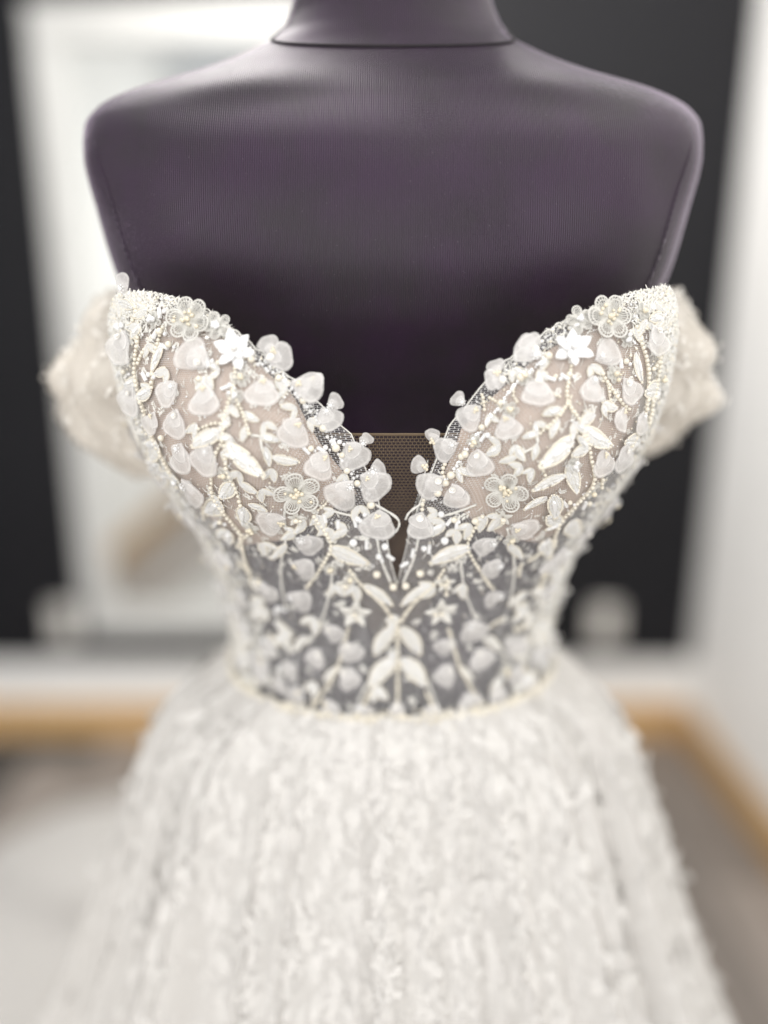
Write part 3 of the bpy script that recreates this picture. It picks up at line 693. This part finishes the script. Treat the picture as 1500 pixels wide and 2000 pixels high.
for poly, want in AREAS:
    x0, x1 = min(p[0] for p in poly), max(p[0] for p in poly); y0, y1 = min(p[1] for p in poly), max(p[1] for p in poly); got = 0
    for _ in range(4000):
        if got >= want: break
        q = (random.uniform(x0, x1), random.uniform(y0, y1))
        if not inside(q, poly) or any((q[0] - x) ** 2 + (q[1] - y) ** 2 < (r + 7) ** 2 for x, y, r in OCC): continue
        OCC.append((*q, 15)); got += 1; k = random.random(); an = random.uniform(.3, 2.8)
        if k < .5:
            for d_ in (0, random.uniform(.9, 1.5)):
                ln = random.uniform(20, 32); leaf((q[0] - 6 * math.cos(an), q[1] - 6 * math.sin(an)), (q[0] + ln * math.cos(an + d_), q[1] + ln * math.sin(an + d_)), random.uniform(.8, 1.1), True, random.random() < .4)
        elif k < .68: flower(q, random.uniform(14, 19), 5, LACE_P, random.choice(('crystal', 'gold')), 'lace_flower', cluster=3)
        elif k < .84: strand([(q[0] - 14 * math.cos(an), q[1] - 14 * math.sin(an)), (q[0] + random.uniform(-4, 4), q[1]), (q[0] + 16 * math.cos(an), q[1] + 16 * math.sin(an))], random.uniform(6, 9))
        else: drop(q, random.uniform(9, 14), random.choice(('crystal', 'pearl'))); drop((q[0] + 9, q[1] + 5), random.uniform(6, 9), 'crystal'); bugle((q[0] - 9, q[1] + 4), an)

# ------------------------------------------------------------------ scattered seed beads, sequins, lace stitches (uncountable)
gb, gc, gs, gl = Geo(), Geo(), Geo(), Geo()
def seed_at(p, n, r, kind):
    if kind == 's':
        v, f = lathe_geo([(.0001, .0001), (1, .15), (1.02, .3)], 8)
        t = Vector((random.gauss(0, .5), random.gauss(0, .5), 1)); q = (n + Vector((random.gauss(0, .35), random.gauss(0, .35), random.gauss(0, .35)))).normalized()
        M0 = frame(p + n * .0007, q, q.orthogonal()) @ Matrix.Scale(r * 1.3, 4); gs.add(v, f, M0)
    else:
        v, f = ico(2 if kind == 'p' else 1); rot = Matrix.Rotation(random.uniform(0, 6), 3, Vector((random.random(), random.random(), random.random() + .01)))
        (gb if kind == 'p' else gc).add([rot @ w * r + p + n * r * .9 for w in v], f)
def stitch(p, n, d, ln, w):
    y = (d - n * d.dot(n)).normalized(); v, f = tube_geo([p - y * ln / 2 + n * .0002, p + n * w * 1.2, p + y * ln / 2 + n * .0002], [w * .3, w * .5, w * .3], 5); gl.add(v, f)
for s in (-1, 1):
    for _ in range(2400):       # dense beading on the outer cup and underarm
        a = s * min(1.7, .80 + abs(random.gauss(0, .42))); z = random.uniform(1.04, 1.305)
        if z > float(ztop(a)) - .001: continue
        if abs(a) < 1.0 and z < 1.25 and random.random() < .65: continue
        p, n, d = put(None, a, z, 0, 0); seed_at(p, n, random.uniform(.0005, .0010), random.choice('ppccs'))
        if random.random() < .9:
            p, n, d = put(None, a + random.uniform(-.04, .04), min(z + random.uniform(-.01, .01), float(ztop(a)) - .002), random.uniform(-2.2, -.8), 0); stitch(p, n, d, random.uniform(.004, .010), random.uniform(.0006, .0013))
    for _ in range(520):        # lace rim and cluster near the outer top of the cup
        a = s * random.uniform(.55, 1.15); z = float(ztop(a)) - abs(random.gauss(0, .012))
        p, n, d = put(None, a, z, random.uniform(-2.6, -.4), 0); stitch(p, n, d, random.uniform(.003, .007), random.uniform(.0006, .0012))
        if random.random() < .75: seed_at(p, n, random.uniform(.0005, .001), random.choice('pccs'))
    for _ in range(1000):       # beaded border just inside the neckline
        a = s * random.uniform(.06, 1.0); z = float(ztop(a)) - abs(random.gauss(0, .007)) - .0008
        p, n, d = put(None, a, z, random.uniform(0, 6.28), 0)
        if random.random() < .62: stitch(p, n, d, random.uniform(.002, .005), random.uniform(.0004, .0009))
        else: seed_at(p, n, random.uniform(.0004, .0009), random.choice('pccs'))
    for _ in range(1300):       # sparse seeds everywhere
        a = s * random.uniform(.02, 1.2); z = random.uniform(1.04, 1.29)
        if z > float(ztop(a)) - .001: continue
        if abs(a) < .6 and z < 1.13 and random.random() < .7: continue
        p, n, d = put(None, a, z, random.uniform(-2.4, -.7), 0)
        if random.random() < .45: seed_at(p, n, random.uniform(.0004, .0008), random.choice('pcc'))
        else: stitch(p, n, d, random.uniform(.003, .006), random.uniform(.0004, .0008))
def lace_sprig(a, z, ang, sc):
    p, n, d = put(None, a, z, ang, 0); F0 = frame(p + n * .0002, n, d); V = []; Fc = []
    for i in range(4):
        for sd in (-1, 1):
            an = sd * random.uniform(.5, 1.1); ln = sc * random.uniform(.35, .6); wd = sc * random.uniform(.10, .16); y0 = sc * i / 4; b = len(V); ca, sa_ = math.cos(an), math.sin(an)
            for lx, ly, lz in ((0, 0, 0), (-wd, ln * .5, .0001), (0, ln * .55, wd * .5), (wd, ln * .5, .0001), (0, ln, 0)): V.append((lx * ca - ly * sa_, y0 + lx * sa_ + ly * ca, lz + .0002))
            Fc.extend([(b, b + 2, b + 1), (b, b + 3, b + 2), (b + 1, b + 2, b + 4), (b + 2, b + 3, b + 4)])
    gl.add(V, Fc, F0)
for s in (-1, 1):
    for _ in range(430):
        a = s * random.uniform(.05, 1.6); z = random.uniform(1.035, 1.29)
        if z > float(ztop(a)) - .006 or (abs(a) < .6 and z < 1.13 and random.random() < .7): continue
        lace_sprig(a, z, random.uniform(0, 6.28), random.uniform(.003, .0065))
obj('pearl_scatter', gb.mesh('pearl_scatter'), M['pearl'], dress, kind='stuff')
obj('crystal_scatter', gc.mesh('crystal_scatter', False), M['crystal'], dress, kind='stuff')
obj('sequin_scatter', gs.mesh('sequin_scatter', False), M['sequin'], dress, kind='stuff')
obj('lace_stitching', gl.mesh('lace_stitching'), M['lace'], dress, kind='stuff')
# rolled edge and frayed net along the neckline
ea = np.linspace(na_[0] - .25, na_[-1] + .25, 500); ez = ztop(ea) + .0006 * np.sin(ea * 210)
X, Y, Z = bodice(ea, ez, .0003)
obj('neckline_edge', Geo().add(*tube_geo(np.stack([X, Y, Z], 1), .00042, 5)).mesh('neckline_edge'), M['lace'], dress)
gh = Geo()
for _ in range(1700):
    a = random.uniform(na_[0], na_[-1]); p, n, d = put(None, a, float(ztop(a)) - random.uniform(0, .0015), 0, 0)
    dz = Vector((random.gauss(0, .6), random.gauss(0, .5), random.uniform(.2, 1.2))).normalized() * random.uniform(.0006, .0024); w = d * random.uniform(.00005, .00012)
    gh.add([p - w, p + w, p + dz * .6 + n * .0003, p + dz], [(0, 1, 2), (1, 3, 2)])
obj('frayed_net', gh.mesh('frayed_net', False), M['lace'], dress, kind='stuff')

# ------------------------------------------------------------------ skirt
S_W = hermite([0.03, .3, .55, .68, .76, .85, .932, .98, 1.008, 1.02, 1.03], [.60, .44, .338, .283, .249, .218, .193, .174, .152, .132, .119])
S_F = hermite([0.03, .3, .55, .70, .85, .93, .98, 1.01, 1.03], [.46, .34, .24, .190, .146, .125, .113, .104, .0955])
S_B = hermite([0.03, .3, .55, .70, .85, .93, .98, 1.01, 1.03], [1.1, .75, .48, .37, .27, .215, .17, .13, .092])
def skirt(a, z, off=0.0, fold=1.0, ph=0.0):
    a = np.asarray(a, float); z = np.asarray(z, float) + 0 * a; c = np.cos(a); s = np.sin(a)
    t = np.clip((1.03 - z) / .5, 0, 1)
    rip = fold * (np.sin(17 * a + 1.3 + ph) * .5 + np.sin(29 * a + .4 + 2 * z + ph) * .35 + np.sin(9 * a + 2.2 + ph) * .6 + .3 * np.sin(47 * a + 3 * z))
    am = .0015 + .020 * t ** .8
    tr = np.exp(-((a + 2.05) / .62) ** 2) * np.clip((.72 - z) / .7, 0, 1) ** 1.2 * .82     # the train sweeps out behind on one side
    X = (S_W(z) + off + rip * am) * sp(s, .95) * (1 + tr)
    Y = -np.where(c > 0, S_F(z) + off + rip * am, S_B(z) + off + rip * am) * sp(c, .95) * (1 + tr)
    return X, Y, z
sa = np.linspace(-math.pi, math.pi, 420, endpoint=False); szz = np.concatenate([np.linspace(.03, .6, 60, endpoint=False), np.linspace(.6, 1.03, 120)])
vv = loft(skirt, sa, szz)
A_, Z_ = np.meshgrid(sa, szz); uv = np.stack([A_.ravel() * .25 / .0015, Z_.ravel() / .0015], 1)
sk = obj('skirt', mesh('skirt', vv, grid_faces(420, len(szz), True), True, uv), M['skirt'], dress)
vu = loft(lambda a, z: skirt(a, z, -.012, 1.0, 0), sa, szz[:-4])
obj('underskirt', mesh('underskirt', vu, grid_faces(420, len(szz) - 4, True), True), M['overskirt'], dress)
# raised lace sprigs over the skirt
gk = Geo()
def skp(a, z, off=.0004):
    x, y, q = skirt(np.array([a]), np.array([z]), off); return Vector((x[0], y[0], q[0]))
def sprig(a, z, ang, sc):
    p = skp(a, z); u = (skp(a + .004, z) - p); w = (skp(a, z + .002) - p); n = u.cross(w).normalized()
    if n.dot(Vector((p.x, p.y, 0))) < 0: n = -n
    u.normalize(); w.normalize(); d = u * math.cos(ang) + w * math.sin(ang); F0 = frame(p, n, d)
    k = random.choice((3, 4, 5))
    V = []; Fc = []
    def lf(x, y, an, ln, wd):
        b = len(V); ca, sa_ = math.cos(an), math.sin(an)
        for lx, ly, lz in ((0, 0, 0), (-wd, ln * .5, .12 * wd), (0, ln * .55, .4 * wd), (wd, ln * .5, .12 * wd), (0, ln, .1 * wd)): V.append((x + lx * ca - ly * sa_, y + lx * sa_ + ly * ca, lz + .0002))
        Fc.extend([(b, b + 2, b + 1), (b, b + 3, b + 2), (b + 1, b + 2, b + 4), (b + 2, b + 3, b + 4)])
    for i in range(k):
        y = sc * (i / k); 
        for sd in (-1, 1): lf(0, y, sd * random.uniform(.5, 1.0), sc * random.uniform(.35, .55), sc * random.uniform(.09, .14))
    lf(0, sc * .85, 0, sc * .5, sc * .12); lf(0, 0, 0, sc, sc * .03)
    gk.add(V, Fc, F0)
for _ in range(4200):
    z = 1.02 - .44 * random.random() ** 1.1; a = random.gauss(0, .62) if random.random() < .93 else random.uniform(-2.6, 2.6)
    sprig(a, z, random.choice((1.57, -1.57)) + random.gauss(0, .55), random.uniform(.006, .013))
for _ in range(1500):       # loose tulle petals on the sides
    sprig(random.choice((-1, 1)) * random.uniform(.85, 2.5), 1.015 - .6 * random.random(), random.uniform(0, 6.28), random.uniform(.006, .014))
obj('lace_embroidery', gk.mesh('lace_embroidery'), M['skirt_lace'], dress, kind='stuff')
# beaded waist seam
wa = np.linspace(-math.pi, math.pi, 200); X, Y, Z = bodice(wa, np.full(200, 1.0285), .0022)
wb = obj('waistband', Geo().add(*tube_geo(np.stack([X, Y, Z], 1), .0015, 8)).mesh('waistband'), M['lace'], dress)
g = Geo(); v, f = ico(2)
for k in range(800):
    a = random.uniform(-1.9, 1.9); p = bpt(a, 1.0285 + random.gauss(0, .0025), .0042); r = random.uniform(.0008, .0015); g.add([w * r + p for w in v], f)
o = obj('waist_beads', g.mesh('waist_beads'), M['pearl'], wb, kind='stuff')

# ------------------------------------------------------------------ off-shoulder sleeves
def sleeve(s):
    nu, nv = 90, 40; v = []; uv = []
    ctrl_t = [0, .18, .42, .68, 1.0]
    cx = hermite(ctrl_t, [.158, .193, .214, .200, .130]); cy = hermite(ctrl_t, [-.066, -.028, .030, .085, .112]); 
    top = hermite(ctrl_t, [1.292, 1.296, 1.290, 1.280, 1.262]); hgt = hermite(ctrl_t, [.085, .112, .118, .105, .075]); puff = hermite(ctrl_t, [.006, .022, .029, .026, .010])
    r = random.Random(5 if s < 0 else 9); phs = [r.uniform(0, 6) for _ in range(6)]
    for j in range(nv):
        q = j / (nv - 1)
        for i in range(nu):
            t = i / (nu - 1); h = hgt(t) * (1.10 if s < 0 else .95)
            z = top(t) - h * q
            rip = .0035 * math.sin(31 * t + 5 * q + phs[0] + 2 * math.sin(7 * q)) + .003 * math.sin(19 * t - 9 * q + phs[1]) + .003 * math.sin(61 * t + 9 * q + phs[2]) + .004 * math.sin(17 * q + 8 * t + phs[4])
            bulge = (1.35 if s < 0 else .92) * puff(t) * math.sin(math.pi * min(1, q * .95 + .02) ** 1.25) ** .95 + rip * math.sin(math.pi * q) ** .5
            tx = 1 - .25 * abs(t - .45)
            nx, ny = math.sin(t * 2.6 + .25), -math.cos(t * 2.6 + .25)
            x = cx(t) - .016 * (1 - q) ** 2 - .030 * q ** 3 + bulge * nx * tx; y = cy(t) + bulge * ny * .7
            v.append((s * x, y, z + .002 * math.sin(31 * t + phs[3]))); uv.append((t * 220, q * 90))
    o = obj('sleeve', mesh('sleeve', v, grid_faces(nu, nv), True, uv), M['sleeve'], dress)
    v2 = [(p[0] - s * .004, p[1] * .97 + .001, p[2]) for p in v]
    obj('sleeve_lining', mesh('sleeve_lining', v2, grid_faces(nu, nv), True, uv), M['sleeve'], o)
    g = Geo()
    for _ in range(420):
        i = r.randrange(2, nu - 2); j = r.randrange(1, nv - 1); p = Vector(v[j * nu + i]); n = (Vector(v[j * nu + i + 1]) - p).cross(Vector(v[(j + 1) * nu + i]) - p).normalized()
        if n.dot(Vector((s, -.3, 0))) < 0: n = -n
        sc = r.uniform(.0025, .0055); fr = frame(p + n * .0012, n, Vector((r.gauss(0, 1), r.gauss(0, 1), r.gauss(0, 1))))
        g.add([(0, 0, 0), (-.4 * sc, .6 * sc, .001), (0, .6 * sc, .002), (.4 * sc, .6 * sc, .001), (0, 1.3 * sc, .0005)], [(0, 2, 1), (0, 3, 2), (1, 2, 4), (2, 3, 4)], fr)
    obj('sleeve_lace', g.mesh('sleeve_lace'), M['sleeve_lace'], o, kind='stuff')
sleeve(-1); sleeve(1)
